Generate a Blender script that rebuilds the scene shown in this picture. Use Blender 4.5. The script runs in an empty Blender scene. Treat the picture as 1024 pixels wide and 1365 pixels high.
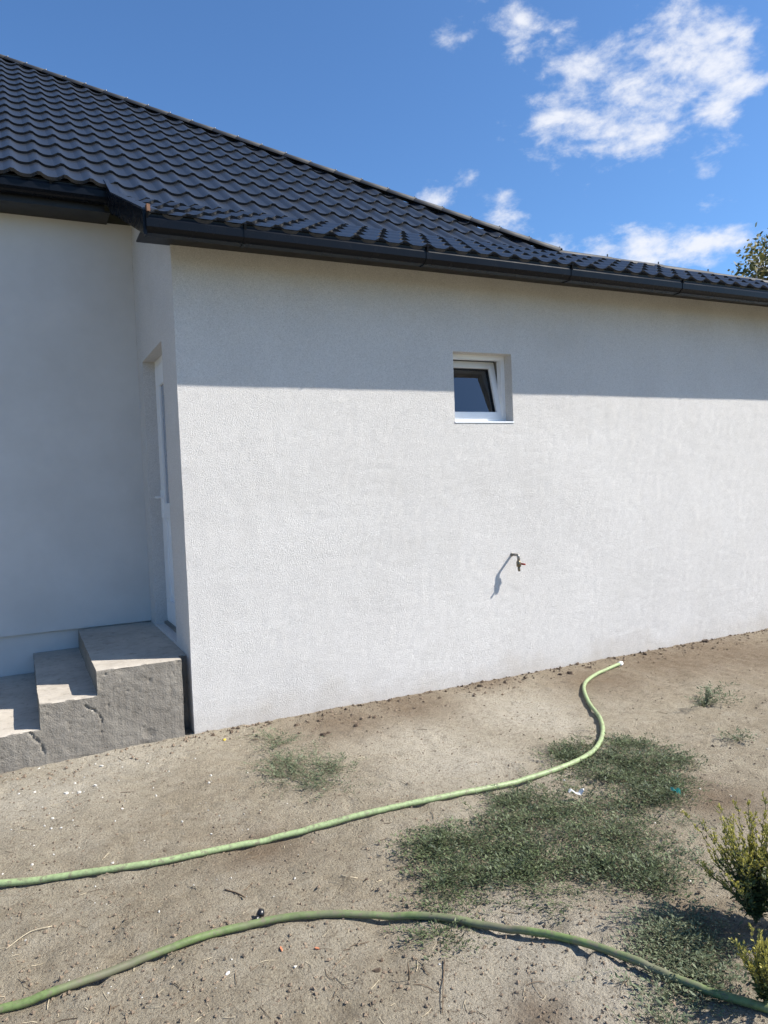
import bpy, bmesh, math, random
import numpy as np
from mathutils import Vector, Matrix, noise

random.seed(7); rng = np.random.default_rng(7)
S = bpy.context.scene
C = S.collection
R = math.radians

# ------------------------------------------------------------------ camera
FPX = 985.0                       # focal length in photo pixels (photo 1024 x 1365)
CAM = Vector((-0.985, -5.05, 1.63))
YAW, PITCH, ROLL = R(26.2), R(-2.04), 0.041
_f = Vector((math.sin(YAW)*math.cos(PITCH), math.cos(YAW)*math.cos(PITCH), math.sin(PITCH)))
_r = Vector((math.cos(YAW), -math.sin(YAW), 0))
_u = _r.cross(_f)
CR = _r*math.cos(ROLL) - _u*math.sin(ROLL)
CU = _u*math.cos(ROLL) + _r*math.sin(ROLL)
cd = bpy.data.cameras.new('camera'); cam = bpy.data.objects.new('camera', cd); C.objects.link(cam)
cam.matrix_world = Matrix(((CR.x, CU.x, -_f.x, CAM.x), (CR.y, CU.y, -_f.y, CAM.y), (CR.z, CU.z, -_f.z, CAM.z), (0, 0, 0, 1)))
cd.sensor_fit = 'VERTICAL'; cd.sensor_height = 36; cd.lens = FPX/1365*36
cd.clip_start = 0.05; cd.clip_end = 3000
S.camera = cam

def ray(px, py):
    return (_f + CR*((px-512)/FPX) - CU*((py-682.5)/FPX)).normalized()
def proj(p):
    d = Vector(p) - CAM; z = d.dot(_f)
    if z <= 0.01: return None
    return 512 + d.dot(CR)/z*FPX, 682.5 - d.dot(CU)/z*FPX
def on_ground(px, py, z=0.0):
    d = ray(px, py); t = (z-CAM.z)/d.z
    return CAM + d*t
def on_wall(px, py, y=0.0):
    d = ray(px, py); t = (y-CAM.y)/d.y
    return CAM + d*t

# ------------------------------------------------------------------ sun and sky
TO_SUN = Vector((1.80, -1.0, 1.91)).normalized()
ELEV = math.asin(TO_SUN.z); AZ = math.atan2(TO_SUN.x, TO_SUN.y)
sd = bpy.data.lights.new('sun', 'SUN'); sun = bpy.data.objects.new('sun', sd); C.objects.link(sun)
sd.energy = 5.0; sd.angle = R(0.53); sd.color = (1.0, 0.94, 0.845)
sun.rotation_euler = (-TO_SUN).to_track_quat('-Z', 'Y').to_euler()
sun.location = (6, -8, 9)

W = bpy.data.worlds.new('World'); S.world = W; W.use_nodes = True
wt = W.node_tree; wt.nodes.clear()
def wn(t, **k):
    n = wt.nodes.new(t)
    for a, b in k.items(): setattr(n, a, b)
    return n
def wl(a, b): wt.links.new(a, b)
sky = wn('ShaderNodeTexSky'); sky.sky_type = 'NISHITA'; sky.sun_disc = False
sky.sun_elevation = ELEV; sky.sun_rotation = AZ
sky.altitude = 600; sky.air_density = 1.0; sky.dust_density = 1.0; sky.ozone_density = 6.0
SKY_STRENGTH = 0.091
tc = wn('ShaderNodeTexCoord')
def wmath(op, a, b=None, c=None, clamp=False):
    n = wn('ShaderNodeMath', operation=op, use_clamp=clamp)
    for i, v in enumerate((a, b, c)):
        if v is None: continue
        if isinstance(v, (int, float)): n.inputs[i].default_value = v
        else: wl(v, n.inputs[i])
    return n.outputs[0]
st = wn('ShaderNodeVectorMath', operation='MULTIPLY'); wl(tc.outputs['Generated'], st.inputs[0]); st.inputs[1].default_value = (1, 1, 1.75)
# cumulus banks: (photo pixel, angular radius, weight); the rest of the dome carries its own ones
clouds = []
for px, py, r, w in ((860, 120, .100, 1.0), (905, 70, .075, 1.0), (785, 85, .06, .9), (800, 165, .075, 1.0), (745, 150, .05, .85), (690, 28, .050, .85), (745, 55, .045, .75),
                     (990, 52, .045, .72), (950, 95, .055, .9), (620, 48, .028, .52), (880, 165, .07, 1.0), (940, 150, .05, .9), (985, 108, .036, .75), (830, 195, .04, .8),
                     (575, 268, .024, .8), (560, 292, .028, .75), (672, 262, .028, .68), (665, 300, .036, .72), (626, 238, .014, .62), (938, 226, .020, .68), (518, 68, .012, .30), (942, 276, .018, .62),
                     (745, 340, .036, 1.0), (800, 338, .042, 1.15), (860, 335, .046, 1.25), (920, 331, .044, 1.25), (970, 324, .036, 1.1), (1080, 330, .07, .9)):
    clouds.append((ray(px, py), r, w))
_rs = random.Random(12)
for k in range(9):
    a = YAW + R(48) + _rs.random()*R(264); e = R(_rs.uniform(12, 62))
    d0 = Vector((math.sin(a)*math.cos(e), math.cos(a)*math.cos(e), math.sin(e)))
    for q in range(2):
        d1 = (d0 + Vector((_rs.uniform(-.1, .1), _rs.uniform(-.1, .1), _rs.uniform(-.04, .04)))).normalized()
        clouds.append((d1, _rs.uniform(.06, .12), _rs.uniform(.7, 1)))
cov = None
for d, r, w in clouds:
    dn = wn('ShaderNodeVectorMath', operation='DISTANCE'); wl(st.outputs[0], dn.inputs[0]); dn.inputs[1].default_value = (d.x, d.y, d.z*1.75)
    m = wmath('MULTIPLY_ADD', dn.outputs['Value'], -w/(1.45*r), w)
    cov = m if cov is None else wmath('MAXIMUM', cov, m)
cov = wmath('MAXIMUM', cov, -0.6)
n1 = wn('ShaderNodeTexNoise'); wl(st.outputs[0], n1.inputs['Vector']); n1.inputs['Scale'].default_value = 17; n1.inputs['Detail'].default_value = 9; n1.inputs['Roughness'].default_value = .60; n1.inputs['Distortion'].default_value = .25
n2 = wn('ShaderNodeTexNoise'); wl(st.outputs[0], n2.inputs['Vector']); n2.inputs['Scale'].default_value = 38; n2.inputs['Detail'].default_value = 6; n2.inputs['Roughness'].default_value = .6
dens = wmath('ADD', wmath('MULTIPLY', cov, .95), wmath('MULTIPLY', wmath('SUBTRACT', n1.outputs['Fac'], .5), 2.1))
dens = wmath('ADD', dens, wmath('MULTIPLY', wmath('SUBTRACT', n2.outputs['Fac'], .5), 1.0))
mr = wn('ShaderNodeMapRange', interpolation_type='SMOOTHSTEP'); wl(dens, mr.inputs['Value'])
mr.inputs['From Min'].default_value = .22; mr.inputs['From Max'].default_value = 1.12
alpha = wmath('MULTIPLY', mr.outputs[0], .93)
ccol = wn('ShaderNodeRGB'); ccol.outputs[0].default_value = (5.9, 6.05, 6.5, 1)
tint = wn('ShaderNodeMix', data_type='RGBA', blend_type='MULTIPLY'); tint.inputs[0].default_value = 1.0
wl(sky.outputs[0], tint.inputs[6]); tint.inputs[7].default_value = (.84, 1.06, 1.20, 1)
mix = wn('ShaderNodeMix', data_type='RGBA'); wl(alpha, mix.inputs[0]); wl(tint.outputs[2], mix.inputs[6]); wl(ccol.outputs[0], mix.inputs[7])
bg = wn('ShaderNodeBackground'); bg.inputs['Strength'].default_value = SKY_STRENGTH; wl(mix.outputs[2], bg.inputs['Color'])
wo = wn('ShaderNodeOutputWorld'); wl(bg.outputs[0], wo.inputs[0])

S.render.engine = 'CYCLES'
S.view_settings.view_transform = 'Standard'; S.view_settings.look = 'None'
S.view_settings.exposure = 0.79; S.view_settings.gamma = 1.0; S.view_settings.use_curve_mapping = False

# ------------------------------------------------------------------ materials
class NT:
    def __init__(s, name):
        s.m = bpy.data.materials.new(name); s.m.use_nodes = True; s.t = s.m.node_tree
        s.b = s.t.nodes['Principled BSDF']; s.out = s.t.nodes['Material Output']
        s.co = s.t.nodes.new('ShaderNodeTexCoord').outputs['Object']
    def n(s, t, **k):
        x = s.t.nodes.new(t)
        for a, b in k.items(): setattr(x, a, b)
        return x
    def l(s, a, b): s.t.links.new(a, b)
    def noise(s, scale, detail=4, rough=.55, vec=None, dist=0):
        x = s.n('ShaderNodeTexNoise'); s.l(vec or s.co, x.inputs['Vector'])
        x.inputs['Scale'].default_value = scale; x.inputs['Detail'].default_value = detail
        x.inputs['Roughness'].default_value = rough; x.inputs['Distortion'].default_value = dist
        return x.outputs['Fac']
    def voro(s, scale, feature='F1', vec=None, rnd=1):
        x = s.n('ShaderNodeTexVoronoi', feature=feature); s.l(vec or s.co, x.inputs['Vector']); x.inputs['Scale'].default_value = scale
        x.inputs['Randomness'].default_value = rnd
        return x.outputs['Distance']
    def ramp(s, fac, stops):
        x = s.n('ShaderNodeValToRGB'); s.l(fac, x.inputs[0]); e = x.color_ramp.elements
        while len(e) < len(stops): e.new(.5)
        for i, (p, c) in enumerate(stops):
            e[i].position = p; e[i].color = (*c, 1) if len(c) == 3 else c
        return x.outputs[0]
    def math(s, op, a, b=0., clamp=False):
        x = s.n('ShaderNodeMath', operation=op, use_clamp=clamp)
        for i, v in enumerate((a, b)):
            if isinstance(v, (int, float)): x.inputs[i].default_value = v
            else: s.l(v, x.inputs[i])
        return x.outputs[0]
    def mixc(s, fac, a, b, blend='MIX'):
        x = s.n('ShaderNodeMix', data_type='RGBA', blend_type=blend)
        for i, v in ((0, fac), (6, a), (7, b)):
            if isinstance(v, (int, float)): x.inputs[i].default_value = v
            elif isinstance(v, tuple): x.inputs[i].default_value = (*v, 1)
            else: s.l(v, x.inputs[i])
        return x.outputs[2]
    def bump(s, h, strength, dist, prev=None):
        x = s.n('ShaderNodeBump'); x.inputs['Strength'].default_value = strength; x.inputs['Distance'].default_value = dist
        s.l(h, x.inputs['Height'])
        if prev: s.l(prev, x.inputs['Normal'])
        return x.outputs[0]
    def set(s, color=None, rough=None, normal=None, **k):
        for nm, v in (('Base Color', color), ('Roughness', rough), ('Normal', normal)):
            if v is None: continue
            if isinstance(v, (int, float)): s.b.inputs[nm].default_value = v
            elif isinstance(v, tuple): s.b.inputs[nm].default_value = (*v, 1)
            else: s.l(v, s.b.inputs[nm])
        for kk, v in k.items(): s.b.inputs[kk.replace('_', ' ')].default_value = v
        return s.m
M = {}
def mat_stucco():
    t = NT('stucco'); big = t.noise(.9, 5, .6); mid = t.noise(6, 5, .6); grain = t.noise(140, 2, .65); g2 = t.noise(300, 2, .6); patchy = t.noise(2.3, 4, .6)
    c = t.ramp(big, [(.3, (.575, .555, .535)), (.7, (.645, .625, .605))])
    c = t.mixc(t.ramp(mid, [(.35, (0, 0, 0)), (.75, (1, 1, 1))]), c, t.mixc(.06, c, (.5, .5, .5)))
    pits = t.ramp(grain, [(.33, (1, 1, 1)), (.44, (0, 0, 0))])
    c = t.mixc(t.math('MULTIPLY', pits, .45), c, (.36, .35, .34))  # shade of the grain pits painted into the colour as dark specks
    vc = t.n('ShaderNodeTexVoronoi'); t.l(t.co, vc.inputs['Vector']); vc.inputs['Scale'].default_value = 170
    vs_ = t.n('ShaderNodeSeparateColor'); t.l(vc.outputs['Color'], vs_.inputs[0])
    c = t.mixc(t.math('MULTIPLY', t.ramp(vs_.outputs[0], [(.0, (1, 1, 1)), (.45, (0, 0, 0))]), .42), c, (.40, .39, .375))
    c = t.mixc(t.math('MULTIPLY', t.ramp(vs_.outputs[1], [(.7, (0, 0, 0)), (1, (1, 1, 1))]), .5), c, (.74, .725, .705))  # pale and dark cells paint in how grain facets catch the light
    # splashed soil in blotches just above the ground
    sx = t.n('ShaderNodeSeparateXYZ'); t.l(t.co, sx.inputs[0])
    low = t.math('SUBTRACT', t.math('MULTIPLY', t.noise(3.2, 6, .65), .62), sx.outputs['Z'])
    sp = t.n('ShaderNodeMapRange'); t.l(low, sp.inputs['Value']); sp.inputs['From Min'].default_value = .12; sp.inputs['From Max'].default_value = .45
    c = t.mixc(t.math('MULTIPLY', sp.outputs[0], .55), c, (.40, .345, .28))
    h = t.math('ADD', t.math('MULTIPLY', grain, .8), t.math('MULTIPLY', g2, .7))
    nb = t.bump(t.noise(14, 3), .12, .01)
    stain = t.ramp(t.noise(1.7, 7, .68, None, .4), [(.52, (0, 0, 0)), (.70, (1, 1, 1))])
    c = t.mixc(t.math('MULTIPLY', stain, .24), c, (.46, .44, .41))
    h = t.math('MULTIPLY', h, t.math('ADD', .45, t.math('MULTIPLY', patchy, 1.1)))
    tm = t.n('ShaderNodeMapping'); t.l(t.co, tm.inputs[0]); tm.inputs['Scale'].default_value = (3.5, 3.5, 7)
    nb = t.bump(t.noise(1.0, 4, .5, tm.outputs[0], .6), .22, .012, nb)
    return t.set(c, .92, t.bump(h, .85, .0055, nb))
M['stucco'] = mat_stucco()
def mat_smooth():
    t = NT('smooth_render'); c = t.ramp(t.noise(2.2, 5, .6), [(.3, (.55, .54, .525)), (.7, (.62, .61, .595))])
    return t.set(c, .9, t.bump(t.noise(140, 3, .7), .35, .003))
M['smooth'] = mat_smooth()
def mat_roof(name, base, rough, spec=.5):
    t = NT(name); oi = t.n('ShaderNodeObjectInfo')
    c = t.mixc(t.math('MULTIPLY', t.noise(5, 5, .65), .8), base, tuple(v*1.5 for v in base))
    c = t.mixc(t.math('MULTIPLY', oi.outputs['Random'], .2), c, tuple(v*1.7 for v in base))
    rr = t.math('ADD', t.math('MULTIPLY', t.noise(9, 4), .18), rough-.09)
    return t.set(c, rr, t.bump(t.noise(320, 2), .08, .001), Specular_IOR_Level=spec)
M['roof'] = mat_roof('anthracite_roof_metal', (.016, .019, .025), .36)
M['gutter'] = mat_roof('anthracite_gutter_metal', (.004, .005, .0075), .26, .15)
M['ridge'] = mat_roof('matt_ridge_metal', (.016, .018, .023), .62, .3)
M['soffit'] = mat_roof('dark_soffit_metal', (.006, .0065, .008), .5)
def simple(name, col, rough, var=.15, scale=12, bump=0, bscale=80, **k):
    t = NT(name)
    c = t.ramp(t.noise(scale, 5, .6), [(.3, tuple(v*(1-var) for v in col)), (.7, tuple(min(1, v*(1+var)) for v in col))])
    nb = t.bump(t.noise(bscale, 3), bump, .003) if bump else None
    return t.set(c, rough, nb, **k)
M['pvc'] = simple('white_pvc', (.78, .79, .80), .3, .03)
M['gasket'] = simple('black_gasket', (.015, .015, .017), .6)
M['screw'] = simple('zinc_screw', (.16, .165, .17), .5, .05, Metallic=.5)
M['wood'] = simple('raw_wood', (.15, .07, .035), .7, .25, 30, .3)
M['brass'] = simple('dull_brass', (.21, .175, .12), .42, .3, 60, Metallic=.75)
M['galv'] = simple('galvanised_pipe', (.26, .25, .23), .45, .3, 60, Metallic=.7)
M['red'] = simple('red_lever', (.42, .05, .035), .4)
M['frosted'] = simple('frosted_door_glass', (.20, .23, .29), .12, .05)
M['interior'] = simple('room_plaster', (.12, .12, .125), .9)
M['black_plastic'] = simple('black_plastic', (.012, .012, .014), .3)
M['orange'] = simple('terracotta_shard', (.52, .20, .10), .8, .2)
M['chip'] = simple('pale_chip', (.55, .53, .48), .85, .12, 40, .3)
M['paper'] = simple('white_scrap', (.82, .83, .84), .6, .04)
M['turquoise'] = simple('turquoise_scrap', (.22, .62, .56), .45, .1)
M['yellow_leaf'] = simple('yellow_leaf', (.62, .42, .04), .6, .1)
M['twig'] = simple('dry_twig', (.13, .09, .055), .85, .3, 40)
M['straw'] = simple('dry_straw', (.46, .39, .27), .8, .3, 40)
def mat_concrete(name, k):
    t = NT(name); a = t.noise(2.5, 6, .62); b = t.noise(22, 5, .65); g = t.noise(120, 3, .7)
    st_ = t.n('ShaderNodeMapping'); t.l(t.co, st_.inputs[0]); st_.inputs['Scale'].default_value = (22, 22, 1.6)
    streak = t.noise(1.0, 5, .6, st_.outputs[0])
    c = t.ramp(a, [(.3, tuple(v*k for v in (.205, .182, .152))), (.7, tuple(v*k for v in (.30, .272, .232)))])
    c = t.mixc(t.math('MULTIPLY', t.ramp(streak, [(.4, (0, 0, 0)), (.7, (1, 1, 1))]), .30), c, tuple(v*k for v in (.37, .345, .305)))
    c = t.mixc(t.math('MULTIPLY', t.ramp(b, [(.30, (1, 1, 1)), (.44, (0, 0, 0))]), .5), c, (.10*k, .09*k, .075*k))
    c = t.mixc(t.math('MULTIPLY', t.ramp(t.noise(5.5, 6, .7), [(.5, (0, 0, 0)), (.66, (1, 1, 1))]), .4), c, tuple(v*k for v in (.36, .33, .28)))
    h = t.math('ADD', t.math('ADD', t.math('MULTIPLY', a, 1.), t.math('MULTIPLY', b, .9)), t.math('ADD', t.math('MULTIPLY', g, .5), t.math('MULTIPLY', streak, .55)))
    pit = t.ramp(t.noise(46, 3, .7), [(.29, (0, 0, 0)), (.37, (1, 1, 1))])
    h = t.math('ADD', h, t.math('MULTIPLY', pit, .7))
    return t.set(c, .93, t.bump(h, .85 if k < 1.2 else .3, .012))
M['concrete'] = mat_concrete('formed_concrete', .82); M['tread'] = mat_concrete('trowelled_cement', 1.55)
def mat_ground():
    t = NT('trodden_sandy_soil')
    at = t.n('ShaderNodeAttribute'); at.attribute_name = 'soil'          # R pale sand, G darker soil, B far field
    sp = t.n('ShaderNodeSeparateColor'); t.l(at.outputs['Color'], sp.inputs[0])
    a = t.noise(1.3, 7, .62); b = t.noise(11, 6, .66); d = t.noise(95, 5, .75); g = t.noise(260, 3, .7)
    c = t.ramp(a, [(.32, (.318, .270, .195)), (.68, (.428, .376, .284))])
    c = t.mixc(t.math('MULTIPLY', t.ramp(b, [(.44, (0, 0, 0)), (.66, (1, 1, 1))]), .42), c, (.235, .190, .136))
    c = t.mixc(t.math('MULTIPLY', t.ramp(t.noise(4.2, 6, .65), [(.46, (0, 0, 0)), (.62, (1, 1, 1))]), .45), c, (.445, .398, .315))
    pale = t.math('MULTIPLY', sp.outputs[0], t.math('ADD', .45, b), True)
    c = t.mixc(t.math('MULTIPLY', pale, .85), c, (.52, .475, .39))
    c = t.mixc(t.math('MULTIPLY', t.math('MULTIPLY', sp.outputs[1], t.math('ADD', .4, t.noise(17, 5, .7)), True), .85), c, (.180, .128, .084))
    c = t.mixc(t.math('MULTIPLY', t.ramp(d, [(.37, (1, 1, 1)), (.45, (0, 0, 0))]), .75), c, (.13, .10, .072))  # shade of fine soil pits painted into the colour
    c = t.mixc(t.math('MULTIPLY', t.ramp(t.noise(38, 6, .72), [(.38, (1, 1, 1)), (.47, (0, 0, 0))]), .45), c, (.17, .135, .096))
    c = t.mixc(t.math('MULTIPLY', t.ramp(g, [(.58, (0, 0, 0)), (.72, (1, 1, 1))]), .28), c, (.50, .44, .36))
    c = t.mixc(sp.outputs[2], c, t.ramp(t.noise(.25, 6, .6), [(.35, (.15, .15, .06)), (.65, (.27, .22, .13))]))
    h = t.math('ADD', t.math('ADD', t.math('MULTIPLY', b, 1.5), t.math('MULTIPLY', d, 1.2)), t.math('MULTIPLY', g, .22))
    return t.set(c, .97, t.bump(h, 1.0, .020), Specular_IOR_Level=.15)
M['ground'] = mat_ground()
def mat_hose(name, col, dirt):
    t = NT(name); n = t.noise(2.6, 6, .68); n2 = t.noise(60, 4, .7)
    c = t.mixc(t.ramp(n2, [(.42, (0, 0, 0)), (.62, (.7, .7, .7))]), col, tuple(v*.62 for v in col))
    c = t.mixc(t.ramp(n, [(.58-dirt, (0, 0, 0)), (.74-dirt, (.8, .8, .8))]), c, tuple(v*(1 if dirt < .05 else .68) for v in (.215, .195, .135)))
    c = t.mixc(t.ramp(t.noise(34, 5, .75), [(.53, (0, 0, 0)), (.62, (.8, .8, .8))]), c, (.17, .145, .10))
    return t.set(c, .55, t.bump(n2, .15, .002))
M['hose'] = mat_hose('pale_green_hose', (.30, .385, .185), .0)
M['hose2'] = mat_hose('weathered_green_hose', (.155, .215, .075), .14)
def mat_leaf(name, lo, hi, trans=.25):
    t = NT(name)
    at = t.n('ShaderNodeAttribute'); at.attribute_name = 'tint'
    c = t.ramp(at.outputs['Fac'], [(0, lo), (1, hi)])
    t.set(c, .6)
    tr = t.n('ShaderNodeBsdfTranslucent'); t.l(c, tr.inputs['Color'])
    mx = t.n('ShaderNodeMixShader'); mx.inputs[0].default_value = trans
    t.l(t.b.outputs[0], mx.inputs[1]); t.l(tr.outputs[0], mx.inputs[2]); t.l(mx.outputs[0], t.out.inputs[0])
    return t.m
M['weed'] = mat_leaf('knotgrass_leaf', (.012, .030, .009), (.120, .155, .060), .12)
M['weed_light'] = mat_leaf('grey_green_weed', (.065, .095, .045), (.18, .21, .115), .2)
M['yweed'] = mat_leaf('yellow_green_weed', (.17, .18, .04), (.54, .49, .13), .35)
M['dgreen'] = mat_leaf('dark_green_weed', (.035, .065, .022), (.10, .14, .05), .2)
M['treeleaf'] = mat_leaf('tree_leaf', (.055, .075, .025), (.26, .22, .07), .3)
M['stem'] = simple('weed_stem', (.085, .095, .045), .8, .2, 20)
M['bark'] = simple('tree_bark', (.12, .09, .065), .9, .3, 14, .5, 30)
M['clod'] = simple('soil_crumb', (.20, .15, .105), .95, .35, 9)
M['dark_clod'] = simple('dark_clod', (.105, .074, .05), .95, .35, 9)
def mat_glass():
    t = NT('window_glass'); t.t.nodes.remove(t.b)
    fr = t.n('ShaderNodeFresnel'); fr.inputs['IOR'].default_value = 2.0
    tr = t.n('ShaderNodeBsdfTransparent'); tr.inputs['Color'].default_value = (.55, .58, .60, 1)
    gl = t.n('ShaderNodeBsdfGlossy'); gl.inputs['Roughness'].default_value = .015; gl.inputs['Color'].default_value = (.92, .95, 1, 1)
    mx = t.n('ShaderNodeMixShader'); t.l(fr.outputs[0], mx.inputs[0]); t.l(tr.outputs[0], mx.inputs[1]); t.l(gl.outputs[0], mx.inputs[2])
    t.l(mx.outputs[0], t.out.inputs[0]); return t.m
M['glass'] = mat_glass()

# ------------------------------------------------------------------ helpers
def link(name, me, mat, parent=None, smooth=False):
    o = bpy.data.objects.new(name, me); C.objects.link(o)
    if mat and not me.materials: me.materials.append(M[mat])
    if parent: o.parent = parent
    if smooth:
        me.polygons.foreach_set('use_smooth', [True]*len(me.polygons))
    return o
def pymesh(name, v, f, mat, parent=None, smooth=False):
    me = bpy.data.meshes.new(name); me.from_pydata([tuple(p) for p in v], [], f); me.update()
    return link(name, me, mat, parent, smooth)
def tag(o, label, cat, group=None, kind=None):
    if label: o['label'] = label
    if cat: o['category'] = cat
    if group: o['group'] = group
    if kind: o['kind'] = kind
    return o
def empty(name, loc=(0, 0, 0)):
    o = bpy.data.objects.new(name, None); C.objects.link(o); o.location = loc; o.empty_display_size = .2
    return o
def finish(name, bm, mat, parent=None, bev=0, smooth=False):
    if bev: bmesh.ops.bevel(bm, geom=list(bm.edges), offset=bev, segments=2, affect='EDGES', clamp_overlap=True)
    bmesh.ops.recalc_face_normals(bm, faces=bm.faces)
    me = bpy.data.meshes.new(name); bm.to_mesh(me); bm.free()
    return link(name, me, mat, parent, smooth)
def bbox(bm, x0, x1, y0, y1, z0, z1, mx=None):
    vs = [bm.verts.new((x, y, z)) for x in (x0, x1) for y in (y0, y1) for z in (z0, z1)]
    for q in ((0, 1, 3, 2), (4, 6, 7, 5), (0, 4, 5, 1), (2, 3, 7, 6), (0, 2, 6, 4), (1, 5, 7, 3)): bm.faces.new([vs[i] for i in q])
    if mx is not None:
        for v in vs: v.co = mx @ v.co
    return vs
def box(name, x0, x1, y0, y1, z0, z1, mat, parent=None, bev=.004, mx=None):
    bm = bmesh.new(); bbox(bm, x0, x1, y0, y1, z0, z1, mx); return finish(name, bm, mat, parent, bev)
def tube_bm(bm, pts, radii, seg=10, cap=True):
    pts = [Vector(p) for p in pts]; n = len(pts)
    if not hasattr(radii, '__len__'): radii = [radii]*n
    rings = []; up = Vector((0, 0, 1))
    for i, p in enumerate(pts):
        d = (pts[min(i+1, n-1)] - pts[max(i-1, 0)])
        d = d.normalized() if d.length > 1e-9 else Vector((0, 0, 1))
        if i == 0:
            a = d.orthogonal().normalized()
        a = (a - d*a.dot(d)).normalized(); b = d.cross(a)
        rings.append([bm.verts.new(p + (a*math.cos(k*2*math.pi/seg) + b*math.sin(k*2*math.pi/seg))*radii[i]) for k in range(seg)])
    for i in range(n-1):
        for k in range(seg):
            bm.faces.new((rings[i][k], rings[i][(k+1) % seg], rings[i+1][(k+1) % seg], rings[i+1][k]))
    if cap:
        bm.faces.new(rings[0][::-1]); bm.faces.new(rings[-1])
def tube(name, pts, radii, mat, parent=None, seg=10):
    bm = bmesh.new(); tube_bm(bm, pts, radii, seg); return finish(name, bm, mat, parent, 0, True)
def extrude_profile(name, prof, a, b, mat, parent=None, caps=True, smooth=False):
    """prof: closed list of (y,z) offsets, extruded along x from a to b"""
    bm = bmesh.new(); n = len(prof)
    A = [bm.verts.new((a, y, z)) for y, z in prof]; B = [bm.verts.new((b, y, z)) for y, z in prof]
    for i in range(n): bm.faces.new((A[i], A[(i+1) % n], B[(i+1) % n], B[i]))
    if caps: bm.faces.new(A[::-1]); bm.faces.new(B)
    return finish(name, bm, mat, parent, 0, smooth)
def catmull(P, n=12):
    P = [Vector(p) for p in P]; P = [P[0]*2-P[1]] + P + [P[-1]*2-P[-2]]; out = []
    for i in range(1, len(P)-2):
        for k in range(n):
            t = k/n; p0, p1, p2, p3 = P[i-1:i+3]
            out.append(.5*((2*p1) + (p2-p0)*t + (2*p0-5*p1+4*p2-p3)*t*t + (3*p1-p0-3*p2+p3)*t**3))
    out.append(P[-2]); return out

# ------------------------------------------------------------------ ground (one sheet, fine near the camera, reaching the horizon)
def gz(x, y):
    p = Vector((x, y, 0))
    z = .030*noise.fractal(p*.7 + Vector((3, 1, 0)), 1, 2, 2) + .014*noise.fractal(p*3.1, 1, 2, 3)
    near = max(0, min(1, (y+1.0)/1.0)) if y < 0 else 1     # settle level along the wall
    z *= 1 - .7*near
    if x < 0 and y > -1.2: z -= .03*min(1, -x)*min(1, (y+1.2))
    return z - .004
_rf = random.Random(21); PRINTS = []
for k in range(34):
    q = on_ground(_rf.uniform(-20, 1040), _rf.uniform(960, 1365)); PRINTS.append((q.x, min(q.y, -.35), _rf.uniform(0, 6.28), _rf.uniform(.008, .016)))
def prints(x, y):
    z = 0
    for px, py, a, dp in PRINTS:
        dx, dy = x-px, y-py
        if abs(dx) > .24 or abs(dy) > .24: continue
        u = dx*math.cos(a)+dy*math.sin(a); v = -dx*math.sin(a)+dy*math.cos(a)
        w = .048*(1-.28*math.exp(-((u-.02)/.05)**2)); e = (u/.145)**4 + (v/w)**4
        if e < 1: z -= dp*(1-e**2)*(.8+.35*math.sin(u*170))
        elif e < 3.5: z += dp*.4*(1-(e-1)/2.5)
    return z
def gz_fine(x, y):
    p = Vector((x, y, .3))
    d = noise.noise(p*9)                                       # trodden hollows
    return gz(x, y) + prints(x, y) + .008*noise.fractal(p*14, 1, 2, 4) + .016*d*abs(d)
def axis(lo, hi, step, far):
    a = list(np.arange(lo, hi+1e-6, step)); s = step; x = hi
    while x < far: s *= 1.35; x += s; a.append(x)
    s = step; x = lo; pre = []
    while x > -far: s *= 1.35; x -= s; pre.append(x)
    return pre[::-1] + a
XS = axis(-2.6, 7.2, .026, 600); YS = axis(-3.6, .1, .022, 600)
pale_spots = [(on_ground(px, py), r) for px, py, r in ((690, 945, .55), (560, 985, .45), (610, 1010, .5), (95, 1045, .2), (150, 1005, .5), (800, 1290, .38), (740, 1345, .3), (690, 1235, .22), (30, 1060, .5), (860, 1230, .2), (740, 960, .3))]
dark_spots = [(on_ground(px, py), r) for px, py, r in ((460, 960, .40), (540, 938, .45), (640, 905, .4), (900, 880, .8), (800, 905, .5), (980, 870, 1.0), (720, 1350, .12), (920, 1230, .2), (350, 1130, .2), (960, 1060, .25))]
vs = []; cols = []
for y in YS:
    for x in XS:
        near = -3.2 < x < 9 and -5 < y < 1
        vs.append((x, y, gz_fine(x, y) if near else gz(x, y)*.5 - .01))
        if near:
            pl = max([math.exp(-((x-p.x)**2 + (y-p.y)**2)/(r*r)) for p, r in pale_spots])
            dk = max([math.exp(-((x-p.x)**2 + (y-p.y)**2)/(r*r)) for p, r in dark_spots])
            cols.append((pl, dk, 0, 1))
        else:
            f = min(1, max(0, (math.hypot(x-2, y+1)-6)/6)); cols.append((0, .0, f, 1))
nx = len(XS)
fs = [(j*nx+i, j*nx+i+1, (j+1)*nx+i+1, (j+1)*nx+i) for j in range(len(YS)-1) for i in range(nx-1)]
ground = pymesh('ground', vs, fs, 'ground', None, True)
ca = ground.data.color_attributes.new('soil', 'FLOAT_COLOR', 'POINT'); ca.data.foreach_set('color', np.array(cols, dtype=np.float32).ravel())
tag(ground, None, None, None, 'structure')

# ------------------------------------------------------------------ house
house = empty('house', (3.3, 3.0, 0)); 
tag(house, 'single-storey white stucco house with dark metal tile roof and gutters', 'house')
HI = Matrix.Translation((-3.3, -3.0, 0))
def under(o, parent=house):
    o.parent = parent
    if parent is house: o.matrix_parent_inverse = HI
    return o
WX1 = 8.55                  # right end of the wing
RY = 1.69                   # recess of the main wall behind the wing wall
WTOP = 3.295; MTOP = 3.965
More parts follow.
